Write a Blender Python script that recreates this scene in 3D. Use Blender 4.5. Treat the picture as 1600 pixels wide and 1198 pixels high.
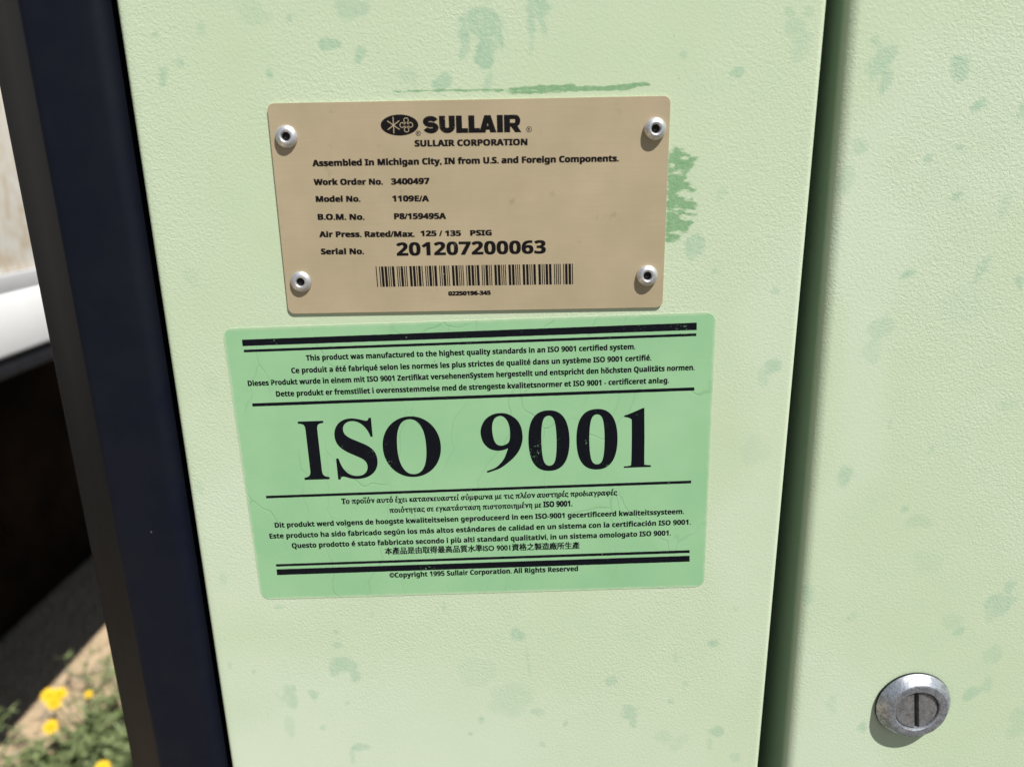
import bpy, bmesh, math, random
import numpy as np
from mathutils import Vector, Matrix, noise as mnoise

for _o in list(bpy.data.objects):
    bpy.data.objects.remove(_o)
SC = bpy.context.scene
COL = SC.collection
R = math.radians
EYE_Z = 1.40                     # height of the camera above the ground (m)

# ---------------------------------------------------------------- camera, light, exposure
cd = bpy.data.cameras.new('camera')
cam = bpy.data.objects.new('camera', cd)
COL.objects.link(cam)
cd.sensor_fit = 'HORIZONTAL'
cd.sensor_width = 36.0
cd.lens = 36.0 * 1155.0 / 1600.0
cd.clip_start = 0.01
cd.clip_end = 500.0
_right = Vector((0.99982625, 0.00092118, -0.0186177))
_up = Vector((0.01763105, 0.27748067, 0.96056943))
_back = -Vector((-0.00605091, 0.96073078, -0.27741622))
cam.matrix_world = Matrix(((_right.x, _up.x, _back.x, 0.0),
                           (_right.y, _up.y, _back.y, -0.27388),
                           (_right.z, _up.z, _back.z, EYE_Z),
                           (0, 0, 0, 1)))
cd.dof.use_dof = True
cd.dof.focus_distance = 0.290
cd.dof.aperture_fstop = 8.5
SC.camera = cam

SUN = Vector((0.87, -1.0, 2.1)).normalized()      # towards the sun
world = bpy.data.worlds.new('World')
SC.world = world
world.use_nodes = True
wn = world.node_tree
sky = wn.nodes.new('ShaderNodeTexSky')
sky.sky_type = 'NISHITA'
sky.sun_disc = False
sky.sun_elevation = math.asin(SUN.z)
sky.sun_rotation = math.atan2(SUN.x, SUN.y)
sky.altitude = 200.0
bg = wn.nodes['Background']
bg.inputs[1].default_value = 0.05
wn.links.new(sky.outputs[0], bg.inputs[0])

sd = bpy.data.lights.new('sun', 'SUN')
sd.energy = 5.0
sd.angle = R(0.53)
sd.color = (1.0, 0.975, 0.935)
sun = bpy.data.objects.new('sun', sd)
COL.objects.link(sun)
sun.rotation_euler = SUN.to_track_quat('Z', 'Y').to_euler()
sun.location = SUN * 8

SC.view_settings.view_transform = 'Standard'
SC.view_settings.look = 'None'
SC.view_settings.exposure = 0.28
SC.view_settings.gamma = 1.0
SC.view_settings.use_curve_mapping = False

# ---------------------------------------------------------------- helpers
def W(x, y, z):
    """millimetres relative to the eye's foot on the cabinet front -> metres"""
    return Vector((x / 1000.0, y / 1000.0, EYE_Z + z / 1000.0))

def link(name, me, parent=None, mats=None):
    o = bpy.data.objects.new(name, me)
    COL.objects.link(o)
    if parent:
        o.parent = parent
    for m in (mats if isinstance(mats, (list, tuple)) else [mats] if mats else []):
        me.materials.append(m)
    return o

def thing(name, label, cat, loc=(0, 0, 0), rot=(0, 0, 0), group=None):
    o = bpy.data.objects.new(name, None)
    o.empty_display_size = 0.02
    COL.objects.link(o)
    o.location = loc
    o.rotation_euler = rot
    o['label'] = label
    o['category'] = cat
    if group:
        o['group'] = group
    return o

def bm_obj(name, bm, parent, mats, smooth=False, angle=None):
    me = bpy.data.meshes.new(name)
    bmesh.ops.recalc_face_normals(bm, faces=bm.faces)
    if smooth:
        for f in bm.faces:
            f.smooth = True
    if angle is not None:
        for e in bm.edges:
            if len(e.link_faces) == 2 and e.calc_face_angle(0) > angle:
                e.smooth = False
    bm.to_mesh(me)
    bm.free()
    return link(name, me, parent, mats)

def bm_box(bm, lo, hi):
    v = [bm.verts.new((x, y, z)) for x in (lo[0], hi[0]) for y in (lo[1], hi[1]) for z in (lo[2], hi[2])]
    for q in ((0, 1, 3, 2), (4, 6, 7, 5), (0, 4, 5, 1), (2, 3, 7, 6), (0, 2, 6, 4), (1, 5, 7, 3)):
        bm.faces.new([v[i] for i in q])

def bevel_box(name, lo, hi, parent, mat, r=0.004, seg=2):
    bm = bmesh.new()
    bm_box(bm, lo, hi)
    bmesh.ops.bevel(bm, geom=list(bm.edges), offset=r, segments=seg, affect='EDGES', profile=0.5)
    return bm_obj(name, bm, parent, mat, True, R(50))

def bm_lathe(bm, prof, n=48, closed_tip=True):
    """prof: (radius, y); axis is Y, front is -Y"""
    rings = []
    for r, y in prof:
        if r < 1e-9:
            rings.append([bm.verts.new((0, y, 0))])
        else:
            rings.append([bm.verts.new((r * math.cos(2 * math.pi * k / n), y, r * math.sin(2 * math.pi * k / n))) for k in range(n)])
    for a, b in zip(rings, rings[1:]):
        for k in range(n):
            k2 = (k + 1) % n
            if len(a) == 1 and len(b) == 1:
                continue
            if len(a) == 1:
                bm.faces.new((a[0], b[k], b[k2]))
            elif len(b) == 1:
                bm.faces.new((a[k], b[0], a[k2]))
            else:
                bm.faces.new((a[k], b[k], b[k2], a[k2]))

def rounded_rect(w, h, r, n=8):
    pts = []
    for cx, cz, a0 in ((w / 2 - r, h / 2 - r, 0), (-w / 2 + r, h / 2 - r, 90), (-w / 2 + r, -h / 2 + r, 180), (w / 2 - r, -h / 2 + r, 270)):
        for k in range(n + 1):
            a = R(a0 + 90 * k / n)
            pts.append((cx + r * math.cos(a), cz + r * math.sin(a)))
    return pts

def bm_slab(bm, pts, y0, y1, bev=0.0):
    """outline pts (x,z); front face at y1 (<y0), bevelled front rim"""
    n = len(pts)
    cx = sum(p[0] for p in pts) / n
    cz = sum(p[1] for p in pts) / n
    back = [bm.verts.new((x, y0, z)) for x, z in pts]
    rim = [bm.verts.new((x, y1 + bev, z)) for x, z in pts]
    rows = [back, rim]
    if bev > 0:
        fr = []
        for x, z in pts:
            d = math.hypot(x - cx, z - cz)
            fr.append(bm.verts.new((x - (x - cx) / d * bev, y1, z - (z - cz) / d * bev)))
        rows.append(fr)
    for a, b in zip(rows, rows[1:]):
        for k in range(n):
            bm.faces.new((a[k], a[(k + 1) % n], b[(k + 1) % n], b[k]))
    bm.faces.new(rows[-1])
    bm.faces.new(list(reversed(back)))

# ---------------------------------------------------------------- materials
class N:
    def __init__(self, name):
        self.m = bpy.data.materials.new(name)
        self.m.use_nodes = True
        self.t = self.m.node_tree
        self.b = self.t.nodes['Principled BSDF']
        self.tc = self.t.nodes.new('ShaderNodeTexCoord')
    def set(self, **k):
        names = dict(color='Base Color', rough='Roughness', metal='Metallic', spec='Specular IOR Level', trans='Transmission Weight',
                     sub='Subsurface Weight', coat='Coat Weight')
        for a, v in k.items():
            s = self.b.inputs[names[a]]
            if hasattr(v, 'is_output'):
                self.t.links.new(v, s)
            else:
                s.default_value = (*v, 1.0) if a == 'color' else v
        return self
    def mapped(self, scale=(1, 1, 1), rot=(0, 0, 0), loc=(0, 0, 0)):
        mp = self.t.nodes.new('ShaderNodeMapping')
        self.t.links.new(self.tc.outputs['Object'], mp.inputs[0])
        mp.inputs['Scale'].default_value = scale
        mp.inputs['Rotation'].default_value = rot
        mp.inputs['Location'].default_value = loc
        return mp.outputs[0]
    def noise(self, scale, detail=3, rough=0.5, vec=None, dist=0.0, out='Fac'):
        n = self.t.nodes.new('ShaderNodeTexNoise')
        self.t.links.new(vec if vec else self.tc.outputs['Object'], n.inputs['Vector'])
        n.inputs['Scale'].default_value = scale
        n.inputs['Detail'].default_value = detail
        n.inputs['Roughness'].default_value = rough
        n.inputs['Distortion'].default_value = dist
        return n.outputs[out]
    def voro(self, scale, feature='F1', vec=None, rnd=1.0):
        n = self.t.nodes.new('ShaderNodeTexVoronoi')
        n.feature = feature
        self.t.links.new(vec if vec else self.tc.outputs['Object'], n.inputs['Vector'])
        n.inputs['Scale'].default_value = scale
        n.inputs['Randomness'].default_value = rnd
        return n.outputs['Distance']
    def ramp(self, fac, stops):
        n = self.t.nodes.new('ShaderNodeValToRGB')
        self.t.links.new(fac, n.inputs[0])
        e = n.color_ramp.elements
        while len(e) < len(stops):
            e.new(0.5)
        for el, (p, c) in zip(e, stops):
            el.position = p
            el.color = (c, c, c, 1) if not isinstance(c, tuple) else (*c, 1)
        return n.outputs[0]
    def math(self, op, a, b=None, clamp=False):
        n = self.t.nodes.new('ShaderNodeMath')
        n.operation = op
        n.use_clamp = clamp
        for i, v in enumerate((a, b)):
            if v is None:
                continue
            if hasattr(v, 'is_output'):
                self.t.links.new(v, n.inputs[i])
            else:
                n.inputs[i].default_value = v
        return n.outputs[0]
    def mix(self, fac, a, b):
        n = self.t.nodes.new('ShaderNodeMix')
        n.data_type = 'RGBA'
        for s, v in ((n.inputs[0], fac), (n.inputs[6], a), (n.inputs[7], b)):
            if hasattr(v, 'is_output'):
                self.t.links.new(v, s)
            else:
                s.default_value = (*v, 1) if isinstance(v, tuple) else v
        return n.outputs[2]
    def attr(self, name):
        n = self.t.nodes.new('ShaderNodeAttribute')
        n.attribute_name = name
        return n.outputs['Fac']
    def bump(self, h, dist, strength=1.0, normal=None):
        n = self.t.nodes.new('ShaderNodeBump')
        n.inputs['Strength'].default_value = strength
        n.inputs['Distance'].default_value = dist
        self.t.links.new(h, n.inputs['Height'])
        if normal:
            self.t.links.new(normal, n.inputs['Normal'])
        self.t.links.new(n.outputs[0], self.b.inputs['Normal'])
        return n.outputs[0]

def lin(r, g, b):
    f = lambda c: (c / 255 / 12.92) if c <= 10 else ((c / 255 + 0.055) / 1.055) ** 2.4
    return (f(r), f(g), f(b))

# weathered pale green powder coat, the older mint green showing through where it was wiped
def cabinet_paint():
    n = N('pale_green_paint')
    big = n.noise(9, 4, 0.6)
    mid = n.noise(60, 4, 0.6)
    pale_tone = n.mix(n.ramp(big, [(0.3, 0.0), (0.7, 1.0)]), (0.550, 0.658, 0.430), (0.605, 0.702, 0.515))
    base = n.mix(n.ramp(mid, [(0.35, 0.0), (0.75, 0.45)]), pale_tone, (0.515, 0.645, 0.440))
    # paler, smoother patches, strongest low on the panel
    pale_mask = n.math('MULTIPLY', n.attr('pale_tone'), n.ramp(n.noise(14, 4, 0.6), [(0.25, 0.55), (0.6, 1.0)]))
    base = n.mix(pale_mask, base, (0.655, 0.745, 0.575))
    st = n.attr('stain')
    fine = n.noise(420, 3, 0.65)
    st2 = n.math('MULTIPLY', st, n.ramp(fine, [(0.25, 0.62), (0.65, 1.0)]))
    base = n.mix(n.math('MULTIPLY', st2, 0.98, True), base, (0.300, 0.500, 0.340))
    br = n.attr('brush')
    streak = n.noise(1.0, 4, 0.65, n.mapped((260, 260, 900)))
    brm = n.math('ADD', br, n.math('MULTIPLY', n.math('SUBTRACT', streak, 0.5), 1.7))
    brm = n.math('MULTIPLY', n.ramp(brm, [(0.34, 0.0), (0.62, 0.88)]), n.ramp(br, [(0.10, 0.0), (0.25, 1.0)]))
    base = n.mix(brm, base, n.mix(n.ramp(fine, [(0.35, 0.0), (0.65, 1.0)]), (0.165, 0.345, 0.160), (0.235, 0.425, 0.220)))
    base = n.mix(n.attr('seam_shade'), base, (0.265, 0.355, 0.250))  # gap shade put into the colour
    speck = n.ramp(n.voro(170), [(0.0, 1.0), (0.035, 1.0), (0.06, 0.0)])
    sel = n.ramp(n.noise(45, 1), [(0.60, 0.0), (0.64, 1.0)])
    base = n.mix(n.math('MULTIPLY', n.math('MULTIPLY', speck, sel), 0.45), base, (0.27, 0.33, 0.23))
    rough = n.ramp(n.noise(30, 3), [(0.3, 0.50), (0.7, 0.62)])
    n.set(color=base, rough=rough, spec=0.32)
    # orange-peel / leather grain of the coat
    warp = n.noise(950, 2, 0.55, None, 0.7)
    g2 = n.noise(2300, 2, 0.5, None, 0.3)
    amp = n.ramp(n.noise(9, 2), [(0.35, 0.28), (0.65, 1.0)])
    h = n.math('ADD', n.ramp(warp, [(0.34, 0.0), (0.66, 1.0)]), n.math('MULTIPLY', g2, 0.35))
    amp = n.math('MULTIPLY', amp, n.math('SUBTRACT', 1.0, n.math('MULTIPLY', n.math('MULTIPLY', pale_mask, 0.85), 1.0, True)))
    n.bump(n.math('MULTIPLY', h, amp), 0.000085, 0.85)
    return n.m

def navy_post(name='navy_black_paint', sheen=0.0):
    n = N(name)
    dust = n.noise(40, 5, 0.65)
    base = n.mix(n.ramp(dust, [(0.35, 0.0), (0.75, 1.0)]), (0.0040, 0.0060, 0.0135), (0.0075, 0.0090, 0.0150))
    if sheen:  # grey mixed in as a painted reflection
        base = n.mix(n.ramp(n.noise(1.0, 4, 0.6, n.mapped((9, 9, 4))), [(0.3, 0.90), (0.7, 1.0)]), base, (sheen, sheen * 0.98, sheen * 0.95))
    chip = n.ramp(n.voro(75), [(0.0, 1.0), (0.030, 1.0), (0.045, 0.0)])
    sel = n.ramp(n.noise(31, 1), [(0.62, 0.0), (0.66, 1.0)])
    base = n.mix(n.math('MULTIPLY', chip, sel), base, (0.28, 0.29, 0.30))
    n.set(color=base, rough=0.66 if sheen else n.ramp(n.noise(70, 4), [(0.3, 0.56), (0.7, 0.70)]), spec=0.14)
    n.bump(n.noise(900, 2, 0.5), 0.00002 if sheen else 0.00005, 0.6)
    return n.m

def plate_metal():
    n = N('tan_anodised_aluminium')
    brushed = n.noise(1.0, 4, 0.6, n.mapped((35, 35, 1400)))
    cloud = n.noise(38, 4, 0.6)
    base = n.mix(n.ramp(cloud, [(0.3, 0.0), (0.72, 1.0)]), (0.435, 0.360, 0.228), (0.500, 0.412, 0.266))
    base = n.mix(n.math('MULTIPLY', n.ramp(brushed, [(0.4, 0.0), (0.8, 1.0)]), 0.16), base, (0.34, 0.275, 0.17))
    smudge = n.ramp(n.noise(110, 4, 0.7), [(0.64, 0.0), (0.74, 1.0)])
    base = n.mix(n.math('MULTIPLY', smudge, 0.38), base, (0.235, 0.205, 0.130))
    pink = n.ramp(n.noise(24, 3, 0.5, n.mapped(loc=(3, 1, 7))), [(0.58, 0.0), (0.8, 0.5)])
    base = n.mix(pink, base, (0.50, 0.365, 0.24))
    n.set(color=base, rough=n.ramp(cloud, [(0.3, 0.52), (0.7, 0.66)]), metal=0.12, spec=0.4)
    n.bump(brushed, 0.00001, 0.5)
    return n.m

def sticker_film():
    n = N('mint_green_vinyl')
    cloud = n.noise(22, 4, 0.6)
    base = n.mix(n.ramp(cloud, [(0.3, 0.0), (0.72, 1.0)]), (0.275, 0.530, 0.280), (0.345, 0.590, 0.330))
    wob = n.noise(26, 3, 0.55, None, 0.0, 'Color')
    vm = n.t.nodes.new('ShaderNodeVectorMath')
    vm.operation = 'MULTIPLY_ADD'
    n.t.links.new(wob, vm.inputs[0])
    vm.inputs[1].default_value = (0.026, 0.0, 0.026)
    n.t.links.new(n.mapped((1, 1, 0.42)), vm.inputs[2])
    crack_d = n.voro(44, 'DISTANCE_TO_EDGE', vm.outputs[0])
    crack = n.ramp(crack_d, [(0.0, 1.0), (0.006, 0.6), (0.012, 0.0)])
    keep = n.ramp(n.noise(34, 2, 0.5, n.mapped(loc=(5, 5, 5))), [(0.42, 0.0), (0.56, 1.0)])
    crack = n.math('MULTIPLY', crack, keep)
    base = n.mix(n.math('MULTIPLY', crack, 0.26), base, (0.13, 0.30, 0.14))
    spot = n.math('MULTIPLY', n.ramp(n.voro(120), [(0.0, 1.0), (0.03, 1.0), (0.045, 0.0)]), n.ramp(n.noise(50, 1), [(0.62, 0.0), (0.66, 0.7)]))
    base = n.mix(spot, base, (0.10, 0.2, 0.10))
    # the rim has weathered to a paler green
    sx = n.t.nodes.new('ShaderNodeSeparateXYZ')
    n.t.links.new(n.tc.outputs['Object'], sx.inputs[0])
    ex = n.math('SUBTRACT', 0.0932, n.math('ABSOLUTE', sx.outputs[0]))
    ez = n.math('SUBTRACT', 0.0582, n.math('ABSOLUTE', sx.outputs[2]))
    ed = n.math('ADD', n.math('MINIMUM', ex, ez), n.math('MULTIPLY', n.math('SUBTRACT', n.noise(300, 3, 0.6), 0.5), 0.0014))
    rim = n.ramp(n.math('MULTIPLY', ed, 400.0), [(0.05, 0.9), (0.50, 0.0)])
    base = n.mix(rim, base, (0.50, 0.64, 0.42))
    n.set(color=base, rough=n.ramp(cloud, [(0.3, 0.38), (0.7, 0.5)]), spec=0.4)
    h = n.math('SUBTRACT', n.math('MULTIPLY', n.noise(55, 2, 0.5), 0.5), crack)
    n.bump(h, 0.00006, 0.8)
    return n.m

def ink(name, col, under, rough):
    n = N(name)
    w = n.noise(500, 3, 0.6)
    c = n.mix(n.ramp(w, [(0.45, 0.0), (0.85, 0.35)]), col, tuple(c * 1.6 + 0.004 for c in col))
    nick = n.math('MULTIPLY', n.ramp(n.noise(1100, 2, 0.6), [(0.60, 0.0), (0.68, 1.0)]), n.ramp(n.noise(70, 3, 0.6), [(0.58, 0.0), (0.70, 0.8)]))
    n.set(color=n.mix(nick, c, under), rough=rough, spec=0.12)
    return n.m

def zinc(name, a, b, rough0, rough1, bump, metal, stain=0.0):
    n = N(name)
    s = n.noise(1500, 3, 0.7)
    p = n.noise(420, 4, 0.7)
    f = n.math('MULTIPLY', n.math('ADD', s, p), 0.5)
    col = n.mix(n.ramp(f, [(0.42, 0.0), (0.58, 1.0)]), a, b)
    pit = n.ramp(n.voro(900), [(0.0, 1.0), (0.10, 0.8), (0.16, 0.0)])
    psel = n.ramp(n.noise(500, 2), [(0.5, 0.0), (0.56, 1.0)])
    col = n.mix(n.math('MULTIPLY', n.math('MULTIPLY', pit, psel), 0.6), col, tuple(c * 0.3 for c in a))
    rust = n.ramp(n.noise(230, 4, 0.7, n.mapped(loc=(2, 4, 1))), [(0.60, 0.0), (0.72, stain)])
    col = n.mix(rust, col, (0.20, 0.145, 0.095))
    n.set(color=col, metal=metal, rough=n.ramp(f, [(0.35, rough1), (0.65, rough0)]))
    n.bump(f, bump, 0.9)
    return n.m

def simple(name, a, b, scale, rough=0.6, bump=0.0, bscale=None, metal=0.0, spec=0.4, stretch=(1, 1, 1)):
    n = N(name)
    v = n.mapped(stretch)
    f = n.noise(scale, 4, 0.6, v)
    n.set(color=n.mix(n.ramp(f, [(0.32, 0.0), (0.7, 1.0)]), a, b), rough=rough, metal=metal, spec=spec)
    if bump:
        n.bump(n.noise(bscale or scale * 3, 4, 0.6, v), bump, 0.9)
    return n.m

M = dict(
    paint=cabinet_paint(), post=navy_post(), bevel_sheen=navy_post('navy_paint_sheen', 0.014), plate=plate_metal(), film=sticker_film(),
    ink=ink('black_plate_ink', (0.0075, 0.0060, 0.0062), (0.30, 0.25, 0.16), 0.6), ink2=ink('blue_black_ink', (0.0045, 0.0055, 0.0090), (0.20, 0.40, 0.20), 0.55),
    rubber=simple('black_rubber', (0.006, 0.006, 0.006), (0.012, 0.012, 0.012), 200, 0.75, spec=0.25),
    alu=zinc('rivet_aluminium', (0.60, 0.60, 0.61), (0.80, 0.80, 0.80), 0.36, 0.5, 0.00003, 0.75),
    dark=simple('dark_steel', (0.010, 0.009, 0.008), (0.03, 0.026, 0.022), 900, 0.6, metal=0.3),
    bezel=zinc('galvanised_zinc', (0.25, 0.27, 0.30), (0.58, 0.61, 0.66), 0.36, 0.58, 0.00012, 0.8, 0.55),
    core=zinc('grey_cast_zinc', (0.185, 0.185, 0.186), (0.37, 0.37, 0.37), 0.42, 0.62, 0.00014, 0.6, 0.6),
    inside=simple('dark_green_paint', (0.022, 0.042, 0.020), (0.035, 0.060, 0.030), 20, 0.7, spec=0.15),
)
# ---------------------------------------------------------------- ground
def soil():
    n = N('sandy_soil')
    f = n.noise(3.0, 6, 0.65)
    g = n.noise(60, 5, 0.7)
    sand = n.mix(n.ramp(f, [(0.35, 0.0), (0.65, 1.0)]), (0.50, 0.375, 0.240), (0.59, 0.455, 0.300))
    sand = n.mix(n.ramp(g, [(0.45, 0.0), (0.8, 0.6)]), sand, (0.27, 0.195, 0.12))
    low_bounce_gravel = n.mix(n.ramp(n.voro(30), [(0.0, 0.0), (0.7, 1.0)]), (0.085, 0.078, 0.068), (0.135, 0.120, 0.100))
    # a worn sandy track runs along the trailer, dark gravel added on unseen ground to cut bounced light
    sx = n.t.nodes.new('ShaderNodeSeparateXYZ')
    n.t.links.new(n.tc.outputs['Object'], sx.inputs[0])
    edge = n.math('ADD', n.math('ABSOLUTE', n.math('ADD', sx.outputs[0], 1.55)), n.math('MULTIPLY', n.math('SUBTRACT', n.noise(4, 4, 0.6), 0.5), 0.35))
    c = n.mix(n.ramp(n.math('SUBTRACT', edge, 0.35), [(0.36, 0.0), (0.50, 1.0)]), sand, low_bounce_gravel)
    n.set(color=c, rough=0.95, spec=0.1)
    n.bump(n.math('ADD', n.noise(25, 5, 0.65), n.math('MULTIPLY', n.voro(70), 0.4)), 0.02, 0.8)
    return n.m
def build_ground():
    me = bpy.data.meshes.new('ground')
    xs = [-200, -60, -15] + [-4 + 0.1 * i for i in range(61)] + [6, 15, 60, 200]
    ys = [-200, -60, -15, -4] + [-1 + 0.1 * i for i in range(61)] + [8, 15, 60, 200]
    v = []
    for y in ys:
        for x in xs:
            near = max(0.0, 1 - math.hypot(x + 1.2, y - 1.5) / 4)
            v.append((x, y, 0.018 * near * mnoise.noise(Vector((x * 2.3, y * 2.3, 0.3))) + 0.008 * near * mnoise.noise(Vector((x * 9, y * 9, 1.3)))))
    nx = len(xs)
    f = [(j * nx + i, j * nx + i + 1, (j + 1) * nx + i + 1, (j + 1) * nx + i) for j in range(len(ys) - 1) for i in range(nx - 1)]
    me.from_pydata(v, [], f)
    for p in me.polygons:
        p.use_smooth = True
    o = link('ground', me, None, soil())
    o['kind'] = 'structure'
    o['label'] = 'sandy track beside dark gravel added to cut bounced light'
build_ground()

# ---------------------------------------------------------------- the machine cabinet
cab = thing('machine_cabinet', 'pale green steel equipment cabinet with a navy corner post and slotted lock', 'cabinet', (0, 0, 0))

def value_noise(x, z, s, seed):
    rng = np.random.RandomState(seed)
    g = rng.rand(256, 256)
    u = x * s; w = z * s
    i = np.floor(u).astype(int); j = np.floor(w).astype(int)
    fu = u - i; fw = w - j
    fu = fu * fu * (3 - 2 * fu); fw = fw * fw * (3 - 2 * fw)
    a = g[i % 256, j % 256]; b = g[(i + 1) % 256, j % 256]; c = g[i % 256, (j + 1) % 256]; d = g[(i + 1) % 256, (j + 1) % 256]
    return (a * (1 - fu) + b * fu) * (1 - fw) + (c * (1 - fu) + d * fu) * fw

def stain_field(x, z, blobs, seed):
    n1 = value_noise(x, z, 0.22, seed) - 0.5
    n2 = value_noise(x, z, 0.22, seed + 1) - 0.5
    n3 = value_noise(x, z, 0.9, seed + 2) - 0.5
    n4 = value_noise(x, z * 0.35, 1.1, seed + 3)
    out = np.zeros_like(x)
    for cx, cz, rx, rz, s, rot in blobs:
        m = (np.abs(x - cx) < 3 * (rx + rz)) & (np.abs(z - cz) < 3 * (rx + rz))
        if not m.any():
            continue
        a = R(rot)
        k = min(2.2, 0.55 * min(rx, rz))
        dx = x[m] - cx + n1[m] * k * 2.2 + n3[m] * k * 0.8
        dz = z[m] - cz + n2[m] * k * 2.2
        u = (dx * math.cos(a) - dz * math.sin(a)) / rx
        w = (dx * math.sin(a) + dz * math.cos(a)) / rz
        r = np.sqrt(u * u + w * w)
        v = np.clip((1.22 - r) / 0.42, 0, 1)
        v = v * v * (3 - 2 * v) * s * (0.72 + 0.45 * n4[m])
        out[m] = np.maximum(out[m], v)
    return out

def seg_dist_inside(x, z, poly):
    """signed distance to polygon (mm), positive inside"""
    d = np.full(x.shape, 1e9)
    ins = np.zeros(x.shape, bool)
    n = len(poly)
    for i in range(n):
        ax, az = poly[i]; bx, bz = poly[(i + 1) % n]
        ex, ez = bx - ax, bz - az
        t = np.clip(((x - ax) * ex + (z - az) * ez) / (ex * ex + ez * ez + 1e-12), 0, 1)
        d = np.minimum(d, np.hypot(x - ax - t * ex, z - az - t * ez))
        c = (az > z) != (bz > z)
        with np.errstate(divide='ignore', invalid='ignore'):
            xi = (bx - ax) * (z - az) / (bz - az + 1e-15) + ax
        ins ^= c & (x < xi)
    return np.where(ins, d, -d)

def sheet_mesh(name, prof, zs, stain_fn=None, shear=None, pale_fn=None):
    """a bent steel sheet: profile (x,y) in mm swept along z (mm); float attributes hold wear, painted gap shade and paler tone"""
    px = np.array([p[0] for p in prof]); py = np.array([p[1] for p in prof]); zs = np.array(zs)
    X, Z = np.meshgrid(px, zs); Y, _ = np.meshgrid(py, zs)
    if shear is not None:
        X = X + shear(Z)
    co = np.stack([X / 1000, Y / 1000, EYE_Z + Z / 1000], -1).reshape(-1, 3)
    nx, nz = len(px), len(zs)
    idx = np.arange(nx * nz).reshape(nz, nx)
    q = np.stack([idx[:-1, :-1], idx[:-1, 1:], idx[1:, 1:], idx[1:, :-1]], -1).reshape(-1, 4)
    me = bpy.data.meshes.new(name)
    me.vertices.add(len(co)); me.vertices.foreach_set('co', co.astype(np.float32).ravel())
    me.loops.add(q.size); me.loops.foreach_set('vertex_index', q.astype(np.int32).ravel())
    me.polygons.add(len(q)); me.polygons.foreach_set('loop_start', np.arange(0, q.size, 4, dtype=np.int32))
    me.polygons.foreach_set('use_smooth', np.ones(len(q), bool))
    me.update(calc_edges=True)
    st, br = stain_fn(X.ravel(), Z.ravel(), Y.ravel()) if stain_fn else (np.zeros(nx * nz), np.zeros(nx * nz))
    seam_shade = np.clip((Y.ravel() - 1.2) / 3.0, 0, 1)      # darker green imitates the shade inside the gap
    for an, av in (('stain', st), ('brush', br), ('seam_shade', seam_shade), ('pale_tone', pale_fn(X.ravel(), Z.ravel()) if pale_fn else np.zeros(nx * nz))):
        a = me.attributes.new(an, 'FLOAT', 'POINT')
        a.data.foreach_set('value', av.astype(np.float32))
    return me

def zlines(dense_lo, dense_hi, step, lo, hi):
    z = list(np.arange(dense_lo, dense_hi + 1e-6, step))
    return [lo, lo * 0.6 + dense_lo * 0.4] + z + [hi * 0.5 + dense_hi * 0.5, hi]

def bend(cx, cy, r, a0, a1, n):
    return [(cx + r * math.cos(R(a0 + (a1 - a0) * k / n)), cy + r * math.sin(R(a0 + (a1 - a0) * k / n))) for k in range(n + 1)]

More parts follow.
